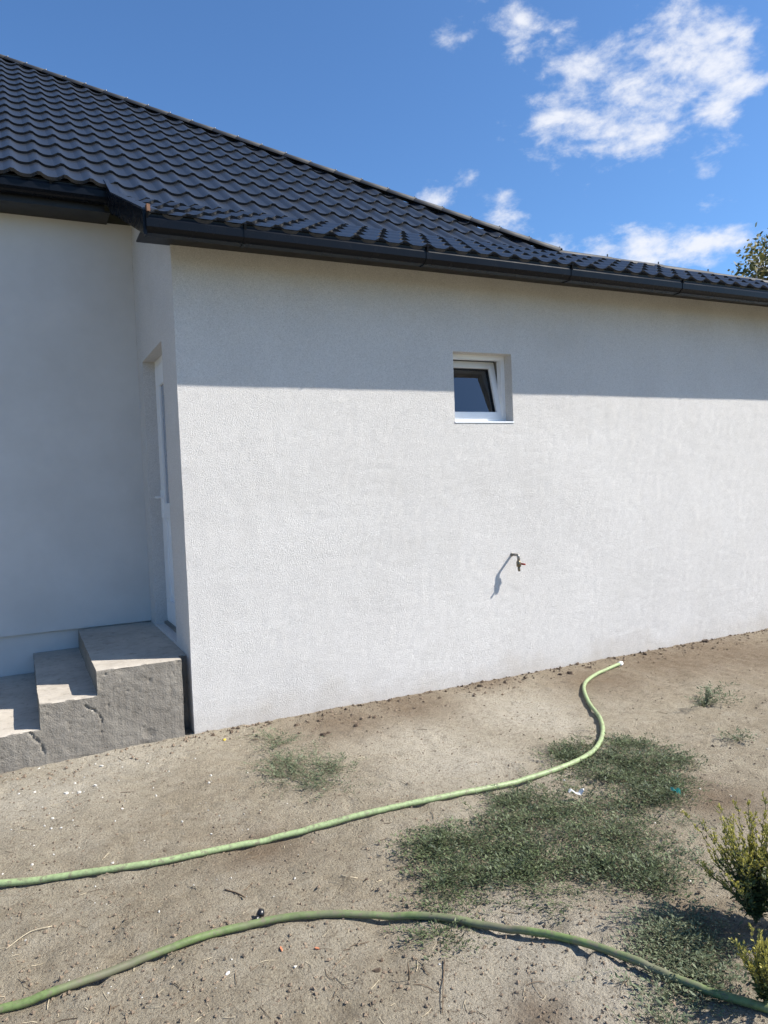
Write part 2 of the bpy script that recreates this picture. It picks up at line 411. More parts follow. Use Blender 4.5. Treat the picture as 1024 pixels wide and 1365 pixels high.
# window opening and door opening
wx0, wx1, wz0, wz1 = 2.165, 2.735, 2.11, 2.675
dy0, dy1, dz0, dz1 = .50, 1.43, .535, 2.75
def grid_lines(a, b, step, marks):
    ks = sorted(set([a, b] + [m for m in marks if a < m < b])); out = []
    for p, q in zip(ks[:-1], ks[1:]):
        n = max(1, round((q-p)/step)); out += [p + (q-p)*k/n for k in range(n)]
    return out + [b]
def wavy(p, amp=.004):
    n = noise.noise_vector(Vector(p)*1.3) * amp + noise.noise_vector(Vector(p)*16) * amp*.45
    return Vector(p) + n
def wall_face(bm, axis_, const, a0, a1, z0, z1, hole, depth, flip, amp=.004, step=.05):
    A = grid_lines(a0, a1, step, hole[:2] if hole else ()); Z = grid_lines(z0, z1, step, hole[2:] if hole else ())
    mk = (lambda a, z, d=0: (a, const+d, z)) if axis_ == 'x' else (lambda a, z, d=0: (const+d, a, z))
    V = {}
    def gv(a, z):
        k = (round(a, 5), round(z, 5))
        if k not in V: V[k] = bm.verts.new(wavy(mk(a, z), amp))
        return V[k]
    for a, a2 in zip(A[:-1], A[1:]):
        for z, z2 in zip(Z[:-1], Z[1:]):
            if hole and hole[0]-1e-6 <= a and a2 <= hole[1]+1e-6 and hole[2]-1e-6 <= z and z2 <= hole[3]+1e-6: continue
            q = [gv(a, z), gv(a2, z), gv(a2, z2), gv(a, z2)]
            bm.faces.new(q[::-1] if flip else q)
    if hole:
        h0, h1, k0, k1 = hole
        per = [(a, k0) for a in A if h0-1e-6 <= a <= h1+1e-6] + [(h1, z) for z in Z if k0+1e-6 < z <= k1+1e-6] + \
              [(a, k1) for a in reversed(A) if h0-1e-6 <= a < h1-1e-6] + [(h0, z) for z in reversed(Z) if k0+1e-6 < z < k1-1e-6]
        inner = [bm.verts.new(mk(a, z, depth)) for a, z in per]
        n = len(per)
        for i in range(n):
            j = (i+1) % n
            bm.faces.new((gv(*per[i]), gv(*per[j]), inner[j], inner[i]))
bm = bmesh.new()
wall_face(bm, 'x', 0.0, 0.0, WX1, -.25, WTOP, (wx0, wx1, wz0, wz1), .25, False, .0035)
wall_face(bm, 'y', 0.0, 0.0, RY, -.25, 4.0, (dy0, dy1, dz0, dz1), .25, True, .0035)
for v in bm.verts:
    if v.co.x < .02: v.co.z = min(v.co.z, 3.40+.36*v.co.y)
bmesh.ops.remove_doubles(bm, verts=bm.verts, dist=.0008)
for q in ([(WX1, 0, -.25), (WX1, 9, -.25), (WX1, 9, WTOP), (WX1, 0, WTOP)],):
    bm.faces.new([bm.verts.new(p) for p in q])
me = bpy.data.meshes.new('wing_wall'); bm.to_mesh(me); bm.free()
wing = under(link('wing_wall', me, 'stucco'))
wing['label'] = 'white granular stucco wall of the lower wing'
# main wall, and its set-back plinth
bm = bmesh.new()
wall_face(bm, 'x', RY, -8.0, 0.0, .53, MTOP, None, 0, False, .003, .08)
A = [bm.verts.new(p) for p in ((-8, RY, .53), (0, RY, .53), (0, RY+.05, .53), (-8, RY+.05, .53))]; bm.faces.new(A)
under(finish('main_wall', bm, 'smooth'))
bm = bmesh.new(); bbox(bm, -8, .0, RY+.035, RY+.2, -.3, .529); under(finish('plinth', bm, 'smooth'))
bm = bmesh.new(); bbox(bm, -8.0, -7.75, RY+.21, 9.0, -.3, MTOP); bbox(bm, -7.75, WX1, 8.9, 9.1, -.3, 3.2); under(finish('rear_wall', bm, 'smooth'))
# the room behind the small window
bm = bmesh.new(); bbox(bm, .6, 4.6, .252, 3.4, .4, 3.2); bmesh.ops.reverse_faces(bm, faces=bm.faces)
bm.faces.ensure_lookup_table()
for f in list(bm.faces):
    if abs(f.calc_center_median().y-.252) < 1e-4: bm.faces.remove(f)
me = bpy.data.meshes.new('room'); bm.to_mesh(me); bm.free(); under(link('room', me, 'interior'))

# ---- roof planes
EY, EZ = -.425, 3.298          # wing eave line
BY, BZ = 1.29, 4.115           # main eave line, also where the two pitches meet
VX = -.215                      # verge at the left end of the wing roof
HX = 3.715                     # where the hip meets the pitch break
EX = 9.0                       # right eave
PITCH2 = math.tan(R(35.3)); LBY = BY-.02-.352*math.cos(R(35.3)); LBZ = BZ-.352*math.sin(R(35.3)); LHX = HX+BY-LBY; RUN = 5.2
RXP = HX-RUN; RYP = BY+RUN; RZP = BZ+RUN*PITCH2
bm = bmesh.new()
def poly(*ps): bm.faces.new([bm.verts.new(p) for p in ps])
D = -.012
poly((-8.3, BY, BZ+D), (HX, BY, BZ+D), (RXP, RYP, RZP+D), (-8.3, RYP, RZP+D))
poly((VX, EY, EZ+D), (EX, EY, EZ+D), (LHX, LBY, LBZ+D-.02), (VX, LBY, LBZ+D-.02))
poly((VX, LBY, LBZ+D-.005), (LHX, LBY, LBZ+D-.005), (HX, BY, BZ+D-.005), (VX, BY, BZ+D-.005))
poly((EX, EY, EZ+D), (EX, 12, EZ+D), (LHX, 12, LBZ+D), (LHX, LBY, LBZ+D))
poly((LHX, LBY, LBZ+D), (LHX, 12, LBZ+D), (HX, 12, BZ+D), (HX, BY, BZ+D))
poly((HX, BY, BZ+D), (HX, 2*RYP-BY, BZ+D), (RXP, RYP, RZP+D))
poly((HX, 2*RYP-BY, BZ+D), (-8.3, 2*RYP-BY, BZ+D), (-8.3, RYP, RZP+D), (RXP, RYP, RZP+D))
poly((-8.3, BY, BZ+D), (-8.3, RYP, RZP+D), (-8.3, 2*RYP-BY, BZ+D))
roof = under(finish('roof', bm, 'roof')); roof['label'] = 'anthracite metal tile roof in two pitches'

# (the deck above carries the tiles)
# ---- roof tiles: one pressed wave by one step each
TP, TL, TA, TS = .187, .352, .027, .022
NU = 8
def wave(u):                                        # u 0..1: broad trough, round crest
    c = .5+.5*math.cos(2*math.pi*(u-.30) + .55*math.sin(2*math.pi*(u-.30)))
    return TA*c
def tile_mesh():
    v = []; f = []
    VV = (-.015, TL*.45, TL+.004)
    for vv in VV:
        for k in range(NU+1):
            u = k/NU; bow = -.022*(1-wave(u)/TA) if vv < 0 else 0
            v.append((u*TP, vv+bow, wave(u) + TS*(1-max(0, vv)/TL)))
    for j in range(2):
        for k in range(NU):
            a = j*(NU+1)+k; f.append((a, a+1, a+NU+2, a+NU+1))
    base = len(v)
    for k in range(NU+1):
        x, y, z = v[k]; v.append((x, y, z)); v.append((x, y+.006, z-TS-.006))
    for k in range(NU):
        a = base+2*k; f.append((a, a+1, a+3, a+2))
    return v, f
TV, TF = tile_mesh()
tme = bpy.data.meshes.new('tile'); tme.from_pydata(TV, [], TF); tme.update(); tme.materials.append(M['roof'])
sm = [True]*(2*NU) + [False]*NU; tme.polygons.foreach_set('use_smooth', sm)
def plane_mx(x, y0, z0, s, ang):
    return Matrix.Translation((x, y0+s*math.cos(ang), z0+s*math.sin(ang))) @ Matrix.Rotation(ang, 4, 'X')
up_ang = R(35.3); lo_ang = math.atan2(LBZ-EZ+.006, LBY-EY)
cands = []; rest = bmesh.new()
def put_rest(mx, cut):
    t = bmesh.new(); t.from_mesh(tme); bmesh.ops.transform(t, matrix=mx, verts=t.verts)
    for co, no in cut: bmesh.ops.bisect_plane(t, geom=t.verts[:]+t.edges[:]+t.faces[:], plane_co=co, plane_no=no, clear_outer=True)
    if t.faces:
        tmp = bpy.data.meshes.new('tmp'); t.to_mesh(tmp); rest.from_mesh(tmp); bpy.data.meshes.remove(tmp)
    t.free()
# upper pitch
hip_no = Vector((1, 1, 0)).normalized(); hip_co = Vector((HX, BY, 0))
for r in range(-1, int(RUN/math.cos(up_ang)/TL)+1):
    for c in range(-40 if r >= 0 else 0, 26):
        x = VX + c*TP; s = r*TL
        mx = plane_mx(x, BY-.02, BZ, s, up_ang)
        cs = [mx @ Vector(p) for p in ((0, 0, 0), (TP, 0, 0), (TP, TL, 0), (0, TL, 0))]
        if cs[0].y > RYP: continue
        dist = [(p-hip_co).dot(hip_no) for p in cs]
        if min(dist) > 0: continue
        whole = max(dist) < .0 and max(p.y for p in cs) < RYP
        cands.append((mx, cs, whole, [(hip_co, hip_no)] + ([((0, RYP, 0), (0, 1, 0))] if max(p.y for p in cs) >= RYP else [])))
# lower pitch
lno = Vector((LBY-EY, EX-LHX, 0)).normalized(); lco = Vector((EX, EY, 0))
LLEN = math.hypot(LBY-EY, LBZ-EZ)
nr = 4; LT = LLEN/nr
for r in range(nr):
    for c in range(0, 52):
        x = VX + c*TP; s = r*LT
        mx = plane_mx(x, EY, EZ, s, lo_ang) @ Matrix.Diagonal((1, LT/TL, 1, 1))
        cs = [mx @ Vector(p) for p in ((0, 0, 0), (TP, 0, 0), (TP, TL, 0), (0, TL, 0))]
        dist = [(p-lco).dot(lno) for p in cs]
        if min(dist) > 0: continue
        cands.append((mx, cs, max(dist) < 0, [(lco, lno)]))
def area(cs):
    P = [proj(p) for p in cs]
    if any(p is None for p in P): return 0
    if not any(-5 < x < 1029 and 0 < y < 1365 for x, y in P): return 0
    a = 0
    for i in range(4): a += P[i][0]*P[(i+1) % 4][1] - P[(i+1) % 4][0]*P[i][1]
    return abs(a)/2
scored = sorted(((area(cs) if whole else 0, i) for i, (mx, cs, whole, cut) in enumerate(cands)), reverse=True)
single = {i for a, i in scored[:300] if a > 0}
for i, (mx, cs, whole, cut) in enumerate(cands):
    if i in single:
        o = bpy.data.objects.new('tile', tme); C.objects.link(o); o.parent = roof
        o.matrix_parent_inverse = Matrix.Translation((0, 0, 0)); o.matrix_basis = mx
    else:
        put_rest(mx, [] if whole else cut)
me = bpy.data.meshes.new('tile_field'); rest.to_mesh(me); rest.free()
o = link('tile_field', me, 'roof', roof); o['kind'] = 'stuff'

# ---- hip caps with their screws
def hip_caps(a, b, n, r=.075, ext=.05, screw_h=.012):
    a = Vector(a); b = Vector(b); d = (b-a)/n; dn = d.normalized()
    side = dn.cross(Vector((0, 0, 1))).normalized(); up = side.cross(dn)
    bm = bmesh.new(); K = 8; rows = []
    for s, rr in ((0, r*.95), (d.length+ext, r*1.06)):
        rows.append([bm.verts.new(dn*s + side*math.cos(math.pi*k/K)*rr*1.25 + up*(math.sin(math.pi*k/K)*rr*.82)) for k in range(K+1)])
        rows.append([bm.verts.new(dn*s + side*math.cos(math.pi*k/K)*(rr-.004)*1.25 + up*(math.sin(math.pi*k/K)*(rr-.004)*.82)) for k in range(K+1)])
    for k in range(K):
        bm.faces.new((rows[0][k], rows[0][k+1], rows[2][k+1], rows[2][k]))
        bm.faces.new((rows[1][k+1], rows[1][k], rows[3][k], rows[3][k+1]))
        bm.faces.new((rows[2][k], rows[2][k+1], rows[3][k+1], rows[3][k]))
    bmesh.ops.recalc_face_normals(bm, faces=bm.faces)
    me = bpy.data.meshes.new('hip_cap'); bm.to_mesh(me); bm.free(); me.materials.append(M['ridge'])
    me.polygons.foreach_set('use_smooth', [True]*len(me.polygons))
    bs = bmesh.new(); tube_bm(bs, [(0, 0, -.004), (0, 0, screw_h)], [.008, .007], 8); ms = bpy.data.meshes.new('screw'); bs.to_mesh(ms); bs.free(); ms.materials.append(M['screw'])
    for i in range(n):
        o = bpy.data.objects.new('hip_cap', me); C.objects.link(o); o.parent = roof; o.location = a + d*i + Vector((0, 0, .018))
        s = bpy.data.objects.new('screw', ms); C.objects.link(s); s.parent = roof
        s.location = a + d*(i+1.0) + Vector((0, 0, .018)) + up*(r*.84) + dn*.02
hip_caps((RXP, RYP, RZP), (LHX+.02, LBY-.02, LBZ+.004), 26, .062)
hip_caps((LHX, LBY, LBZ-.004), (EX, EY, EZ-.012), 9, .05, screw_h=.03)
hip_caps((-8.3, RYP, RZP), (RXP, RYP, RZP), 18)

# ---- gutters, fascias and soffits
def gutter(name, x0, x1, y, ztop, seams, label, fall=0.0):
    """open trough; y is the outer lip, the back leans on the fascia 0.13 m behind"""
    pr = [(0, 0), (.012, .004), (.014, -.012), (.010, -.03), (.012, -.075), (.035, -.092), (.045, -.104), (.105, -.106), (.122, -.098), (.126, .012),
          (.123, .012), (.118, -.094), (.103, -.102), (.048, -.100), (.039, -.088), (.0155, -.073), (.0135, -.03), (.018, -.012), (.016, .008), (-.002, .003)]
    g = under(extrude_profile(name, [(y+a, ztop+b) for a, b in pr], x0, x1, 'gutter')); g['label'] = label
    for s in (x0, x1):
        bm = bmesh.new(); pts = [(-.004, 0), (.008, -.03), (.010, -.077), (.034, -.096), (.044, -.108), (.106, -.110), (.126, -.1), (.128, .01)]
        vs0 = [[bm.verts.new((s+dx, y+a, ztop+b)) for a, b in pts] for dx in (-.006, .006)]
        bm.faces.new(vs0[0]); bm.faces.new(vs0[1][::-1])
        for i in range(len(pts)): bm.faces.new((vs0[0][i], vs0[0][(i+1) % len(pts)], vs0[1][(i+1) % len(pts)], vs0[1][i]))
        e = finish('end_cap', bm, 'gutter'); e.parent = g
    for s in seams:
        pr2 = [(-.003, .005), (.006, -.03), (.008, -.077), (.032, -.096), (.043, -.109), (.106, -.111), (.127, -.102)]
        pr3 = [(a+.007, b+.006) for a, b in reversed(pr2)]
        e = extrude_profile('joint_bracket', [(y+a, ztop+b) for a, b in pr2+pr3], s-.008, s+.008, 'gutter'); e.parent = g
    for o in [g] + list(g.children):          # a gutter falls towards its outlet
        for v in o.data.vertices: v.co.z -= fall*(v.co.x-x0)
    return g
gutter('gutter', VX, EX, EY-.045, 3.308, (.38, 1.70, 3.01, 4.23, 5.5), 'dark gutter along the wing eave', .0030)
gutter('gutter', -8.3, VX, BY-.035, 4.10, (-.64, -1.95, -3.2, -4.5), 'dark gutter along the higher main eave')
FY = EY-.045+.130
under(box('fascia', VX, EX, FY, FY+.022, 3.262, EZ-.025, 'soffit', None, .002))
under(box('soffit', VX+.002, EX, FY+.024, .02, 3.285, 3.297, 'soffit', None, .0015))
FM = BY-.035+.130
under(box('fascia', -8.3, VX-.024, FM, FM+.022, 3.945, BZ-.02, 'soffit', None, .002))
under(box('soffit', -8.3, VX+.02, FM+.024, RY+.02, 3.952, 3.966, 'soffit', None, .0015))
# verge board and its soffit along the left edge of the wing roof
bm = bmesh.new()
def slab(x0, x1, p, q, t):                  # sloping slab from p=(y,z) to q, thickness t downwards
    vv = [bm.verts.new((x, y, z+dz)) for x in (x0, x1) for (y, z) in (p, q) for dz in (0, -t)]
    for f in ((0, 1, 3, 2), (4, 6, 7, 5), (0, 4, 5, 1), (2, 3, 7, 6), (0, 2, 6, 4), (1, 5, 7, 3)): bm.faces.new([vv[i] for i in f])
slab(VX-.022, VX-.001, (EY-.015, EZ+.035), (LBY, LBZ+.035), .145); slab(VX-.022, VX-.001, (LBY, LBZ+.035), (BY+.06, BZ+.07), .16)
under(finish('verge_board', bm, 'gutter'))
bm = bmesh.new(); slab(VX, .01, (FY+.03, 3.305), (BY+.5, 3.305+(BY+.5-FY-.03)*math.tan(lo_ang)), .012); under(finish('verge_soffit', bm, 'soffit'))
bm = bmesh.new(); slab(VX-.024, VX+.07, (EY-.01, EZ+.050), (LBY, LBZ+.050), .012); slab(VX-.024, VX+.07, (LBY, LBZ+.050), (BY+.06, BZ+.085), .012); under(finish('verge_flashing', bm, 'roof'))
under(box('rafter_end', VX-.002, VX+.022, EY-.028, EY+.02, 3.322, 3.368, 'wood', None, .003))

# ---- small tilted-open window in the wing
FD = .105                                   # frame set back in the reveal
window = under(empty('window')); window['label'] = 'small white window with its sash tilted inwards'
window.matrix_parent_inverse = HI
def wpart(name, rects, y0, y1, mat, mx=None, bev=.003, parent=window):
    bm = bmesh.new()
    for (a, b, c, d) in rects: bbox(bm, a, b, y0, y1, c, d, mx)
    return finish(name, bm, mat, parent, bev)
def ring(x0, x1, z0, z1, w): return [(x0, x1, z0, z0+w), (x0, x1, z1-w, z1), (x0, x0+w, z0+w, z1-w), (x1-w, x1, z0+w, z1-w)]
wpart('frame', ring(wx0-.004, wx1+.004, wz0+.008, wz1+.004, .038), FD, FD+.062, 'pvc')
tilt = Matrix.Translation((0, FD+.045, wz0+.036)) @ Matrix.Rotation(-R(13.5), 4, 'X')
sx0, sx1, sh = wx0+.022, wx1-.022, wz1-wz0-.062
wpart('sash', ring(sx0, sx1, 0, sh, .056), -.045, .02, 'pvc', tilt)
wpart('gasket', ring(sx0+.052, sx1-.052, .052, sh-.052, .008), -.022, .005, 'gasket', tilt, .001)
wpart('pane', [(sx0+.056, sx1-.056, .056, sh-.056)], -.006, .0, 'glass', tilt, 0)
wpart('handle', [((sx0+sx1)/2-.01, (sx0+sx1)/2+.01, sh-.045, sh-.02)], .02, .06, 'pvc', tilt)
wpart('sill', [(wx0-.003, wx1+.003, wz0-.004, wz0+.010)], -.006, FD+.004, 'pvc', None, .002)

# ---- white door in the end wall, seen almost edge on
door = under(empty('door')); door['label'] = 'white plastic entrance door in the end wall'
DX = .10
def dpart(name, rects, x0, x1, mat, bev=.003):
    bm = bmesh.new()
    for (a, b, c, d) in rects: bbox(bm, x0, x1, a, b, c, d)
    return finish(name, bm, mat, door, bev)
dpart('frame', ring(dy0-.004, dy1+.004, dz0-.004, dz1+.004, .058), DX, DX+.07, 'pvc')
ly0, ly1, lz0, lz1 = dy0+.06, dy1-.06, dz0+.045, dz1-.06
lf = ring(ly0, ly1, lz0, lz1, .168) + [(ly0+.168, ly1-.168, lz0+.86, lz0+.98)]
dpart('leaf', lf, DX-.012, DX+.055, 'pvc', .005)
dpart('gasket', ring(ly0-.007, ly1+.007, lz0-.007, lz1+.007, .007) + ring(ly0+.163, ly1-.163, lz0+.975, lz1-.163, .010) + ring(ly0+.163, ly1-.163, lz0+.163, lz0+.865, .010), DX+.011, DX+.02, 'gasket', 0)
dpart('glazing', [(ly0+.105, ly1-.105, lz0+.98, lz1-.105)], DX+.004, DX+.0095, 'frosted', 0)
dpart('lower_panel', [(ly0+.105, ly1-.105, lz0+.105, lz0+.86)], DX+.006, DX+.026, 'pvc', .001)
dpart('backing_panel', [(ly0+.06, ly1-.06, lz0+.06, lz1-.06)], DX+.058, DX+.07, 'smooth', 0)
hy = ly1-.052
bm = bmesh.new(); bbox(bm, DX-.022, DX-.012, hy-.016, hy+.016, lz0+.86, lz0+1.09)
tube_bm(bm, [(DX-.02, hy, lz0+1.03), (DX-.065, hy, lz0+1.03), (DX-.07, hy-.02, lz0+1.03), (DX-.07, hy-.125, lz0+1.03)], .009, 8)
finish('handle', bm, 'pvc', door)
dpart('threshold', [(dy0, dy1, dz0-.03, dz0+.02)], DX-.03, DX+.08, 'galv', .003)

# ------------------------------------------------------------------ concrete steps beside the corner
steps = empty('concrete_steps', (-.6, .8, 0))
tag(steps, 'rough grey concrete steps and landing below the white door', 'steps')
SI = Matrix.Translation((.6, -.8, 0))
cracks = [[on_wall(px, py, .012) for px, py in q] for q in (((32, 971), (39, 976), (46, 985), (54, 991), (60, 1006)), ((112, 939), (118, 944), (126, 946), (133, 953), (136, 962)))]
def crack_dist(p):
    best = 9
    for q in cracks:
        for a, b in zip(q[:-1], q[1:]):
            ax, az, bx, bz = a.x, a.z, b.x, b.z; dx, dz = bx-ax, bz-az
            t = max(0, min(1, ((p.x-ax)*dx + (p.z-az)*dz)/(dx*dx+dz*dz)))
            best = min(best, math.hypot(p.x-ax-dx*t, p.z-az-dz*t))
    return best
def rough_box(name, x0, x1, y0, y1, z0, z1, step=.009, amp=.005):
    bm = bmesh.new()
    def face(fn, U, V, flip):
        g = [[bm.verts.new(fn(u, v)) for v in V] for u in U]
        for i in range(len(U)-1):
            for j in range(len(V)-1):
                q = [g[i][j], g[i+1][j], g[i+1][j+1], g[i][j+1]]; bm.faces.new(q[::-1] if flip else q)
    X = grid_lines(x0, x1, step, ()); Y = grid_lines(y0, y1, step*4, ()); Z = grid_lines(z0, z1, step, ())
    face(lambda a, b: (a, y0, b), X, Z, False); face(lambda a, b: (a, b, z1), X, Y, False); face(lambda a, b: (x0, a, b), Y, Z, True); face(lambda a, b: (x1, a, b), Y, Z, False)
    bmesh.ops.remove_doubles(bm, verts=bm.verts, dist=.0005)
    for v in bm.verts:
        p = v.co.copy()
        d = noise.noise_vector(p*4)*amp + noise.noise_vector(p*22)*amp*.5
        if abs(p.z-z1) < 1e-4: d.z *= .6
        edge = (abs(p.y-y0) < 1e-4) and (abs(p.z-z1) < 1e-4)
        if edge: d += Vector((0, .006, -.006)) * (1+1.4*noise.noise(p*11))
        # ragged voids left by the formwork on the front face
        if abs(p.y-y0) < 1e-4 and not edge:
            k = noise.fractal(Vector((p.x*5, 3.1, p.z*11)), 1, 2, 3)
            if k > .5: d.y += min(.005, (k-.5)*.02)
            k2 = noise.noise(Vector((p.x*38, 1.7, p.z*38)))
            if k2 > .55: d.y += (k2-.55)*.035
            cd_ = crack_dist(p) + .010*noise.noise(p*45) + .006*noise.noise(p*110)
            if cd_ < .006: d.y += .011*min(1, 1-cd_/.006)
        v.co = p + d
    bm.normal_update()
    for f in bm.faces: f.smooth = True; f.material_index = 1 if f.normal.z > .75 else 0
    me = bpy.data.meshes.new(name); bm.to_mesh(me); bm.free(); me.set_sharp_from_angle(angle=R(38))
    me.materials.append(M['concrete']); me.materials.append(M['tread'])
    o = link(name, me, 'concrete', steps); o.matrix_parent_inverse = SI
    return o
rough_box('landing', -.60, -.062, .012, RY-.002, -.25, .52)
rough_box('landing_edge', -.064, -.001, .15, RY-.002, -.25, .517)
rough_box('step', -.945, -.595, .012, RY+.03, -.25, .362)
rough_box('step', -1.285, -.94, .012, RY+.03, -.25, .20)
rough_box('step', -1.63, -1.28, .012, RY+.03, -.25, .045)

# ------------------------------------------------------------------ tap on the wall
tp = on_wall(682.5, 739); tz = tp.z; tx = tp.x
tap = empty('garden_tap', (tx, 0, tz)); tag(tap, 'small metal tap with red lever sticking out of the white wall', 'tap')
tube('pipe', [(0, .02, 0), (0, -.070, 0), (.001, -.082, -.002), (.002, -.087, -.014), (.002, -.087, -.05)], [.0115, .0115, .0125, .0125, .0115], 'galv', tap, 10)
tube('valve_body', [(.002, -.087, -.045), (.002, -.087, -.052), (.002, -.087, -.056), (.002, -.087, -.092), (.002, -.087, -.098)], [.0135, .0165, .0195, .0195, .013], 'brass', tap, 8)
tube('spout', [(.002, -.087, -.094), (.002, -.088, -.115), (.002, -.093, -.134)], [.011, .011, .0095], 'brass', tap, 10)
bm = bmesh.new(); tube_bm(bm, [(.015, -.087, -.075), (.026, -.087, -.075)], .006, 8); bbox(bm, .024, .030, -.142, -.078, -.082, -.068)
finish('lever', bm, 'red', tap)
tube('wall_flange', [(0, .006, 0), (0, -.003, 0), (0, -.006, 0)], [.016, .016, .012], 'galv', tap, 14)

# ------------------------------------------------------------------ hoses
def hose(name, pix, extra, r, mat, label, lift=.0, tail=None):
    P = []
    for px, py in pix:
        p = on_ground(px, py, .01); P.append(Vector((p.x, p.y, 0)))
    if extra: P = [P[0]+(P[0]-P[1])*13+Vector((0, -.25, 0)), P[0]+(P[0]-P[1])*8, P[0]+(P[0]-P[1])*4, P[0]+(P[0]-P[1])*1.6] + P
    if tail: e, q = P[-1], P[-1]-P[-2]; P += [e+q*2, e+q*5, e+q*10+Vector((.2, .1, 0))]
    Q = catmull(P, 14); rad = r if not callable(r) else r
    pts = []
    for i, p in enumerate(Q):
        g = max(gz_fine(p.x+dx, p.y+dy) for dx, dy in ((0, 0), (.02, 0), (-.02, 0), (0, .02), (0, -.02)))
        pts.append(Vector((p.x, p.y, g)))
    zs = [p.z for p in pts]; n = len(zs)
    for i in range(n):
        w = zs[max(0, i-6):i+7]; pts[i].z = .5*(sum(w)/len(w) + max(w)) + r*.90
    root = empty(name, (pts[-1].x, pts[-1].y, 0)); inv = Matrix.Translation((-pts[-1].x, -pts[-1].y, 0))
    rads = [r*(1+.05*noise.noise(Vector((i*.11, r*900, 0)))) for i in range(len(pts))]
    o = tube('hose_pipe', pts, rads, mat, root, 16); o.matrix_parent_inverse = inv
    tag(root, label, 'hose'); return root, pts, inv
h1, p1, i1 = hose('garden_hose', [(0, 1178), (100, 1166), (200, 1151), (300, 1130), (400, 1109), (500, 1088), (600, 1067), (690, 1044), (750, 1026), (790, 1003), (803, 980), (800, 957), (784, 935), (779, 915), (795, 900), (826, 885)],
      True, .0140, 'hose', 'pale green garden hose with its open end near the wall')
d = (p1[-1]-p1[-4]).normalized()
o = tube('hose_end', [p1[-1]-d*.01, p1[-1]+d*.035], [.0185, .0185], 'paper', h1, 12); o.matrix_parent_inverse = i1
h2, p2, i2 = hose('garden_hose', [(0, 1345), (60, 1330), (130, 1306), (220, 1274), (300, 1249), (380, 1231), (460, 1224), (540, 1222), (620, 1229), (700, 1244), (800, 1270), (900, 1304), (980, 1332), (1024, 1347)],
      True, .0134, 'hose2', 'dirt-stained green garden hose curving past the yellow weeds', tail=True)

# ------------------------------------------------------------------ weeds
def leaf_cloud(name, items, mat, parent=None, inv=None):
    """items: (pos, dir, normal, length, width, tint) -> diamond leaves folded a little"""
    v = []; f = []; tn = []
    for p, d, n, L, Wd, t in items:
        s = d.cross(n); s = s.normalized() if s.length > 1e-6 else Vector((1, 0, 0)); b = len(v)
        v += [p, p+d*L*.5+s*Wd*.5, p+d*L+n*L*.06, p+d*L*.5-s*Wd*.5]; f += [(b, b+1, b+2), (b, b+2, b+3)]; tn += [t]*4
    o = pymesh(name, v, f, mat, parent)
    a = o.data.attributes.new('tint', 'FLOAT', 'POINT'); a.data.foreach_set('value', np.array(tn, dtype=np.float32))
    if inv is not None: o.matrix_parent_inverse = inv
    return o
rw = random.Random(11)
def rv(s=1): return Vector((rw.uniform(-s, s), rw.uniform(-s, s), rw.uniform(-s, s)))
def mat_stem(root, length, height, leaves, stems, leafL=.016, az=None, curl=.6, wild=.5, tips=True, tone=0):
    """a prostrate stem creeping from root"""
    a = rw.uniform(0, 2*math.pi) if az is None else az
    n = max(4, int(length/.022)); p = Vector(root); pts = [p.copy()]; c = rw.uniform(-curl, curl); base = rw.random()*.6
    for k in range(n):
        a += c/n + rw.uniform(-.16, .16)
        t = (k+1)/n
        q = p + Vector((math.cos(a), math.sin(a), 0))*(length/n)
        q.z = gz(q.x, q.y) + .004 + height*math.sin(min(1, t*1.25)*math.pi*.62)*(.7+.3*rw.random())
        pts.append(q)
        for s in (-1, 1):
            if rw.random() < .12: continue
            d = (Vector((math.cos(a+s*rw.uniform(.5, 1.2)), math.sin(a+s*rw.uniform(.5, 1.2)), rw.uniform(-.1, .75)))).normalized()
            L = leafL*rw.uniform(.6, 1.35)
            leaves.append((q.copy(), d, (Vector((0, 0, 1))+rv(wild)).normalized(), L, L*rw.uniform(.28, .42), min(1, max(0, base+rw.uniform(-.1, .45)+tone))))
        p = q
    stems.append(pts)
def stems_obj(name, stems, r, mat, parent=None, inv=None):
    v = []; f = []
    for pts in stems:
        b = len(v); n = len(pts)
        for i, p in enumerate(pts):
            rr = r*(1-.6*i/n)
            for k in range(3):
                an = k*2*math.pi/3; v.append((p.x+rr*math.cos(an), p.y+rr*math.sin(an), p.z+rr*.8*math.cos(an+1)))
        for i in range(n-1):
            for k in range(3):
                f.append((b+i*3+k, b+i*3+(k+1) % 3, b+i*3+3+(k+1) % 3, b+i*3+3+k))
    o = pymesh(name, v, f, mat, parent)
    if inv is not None: o.matrix_parent_inverse = inv
    return o
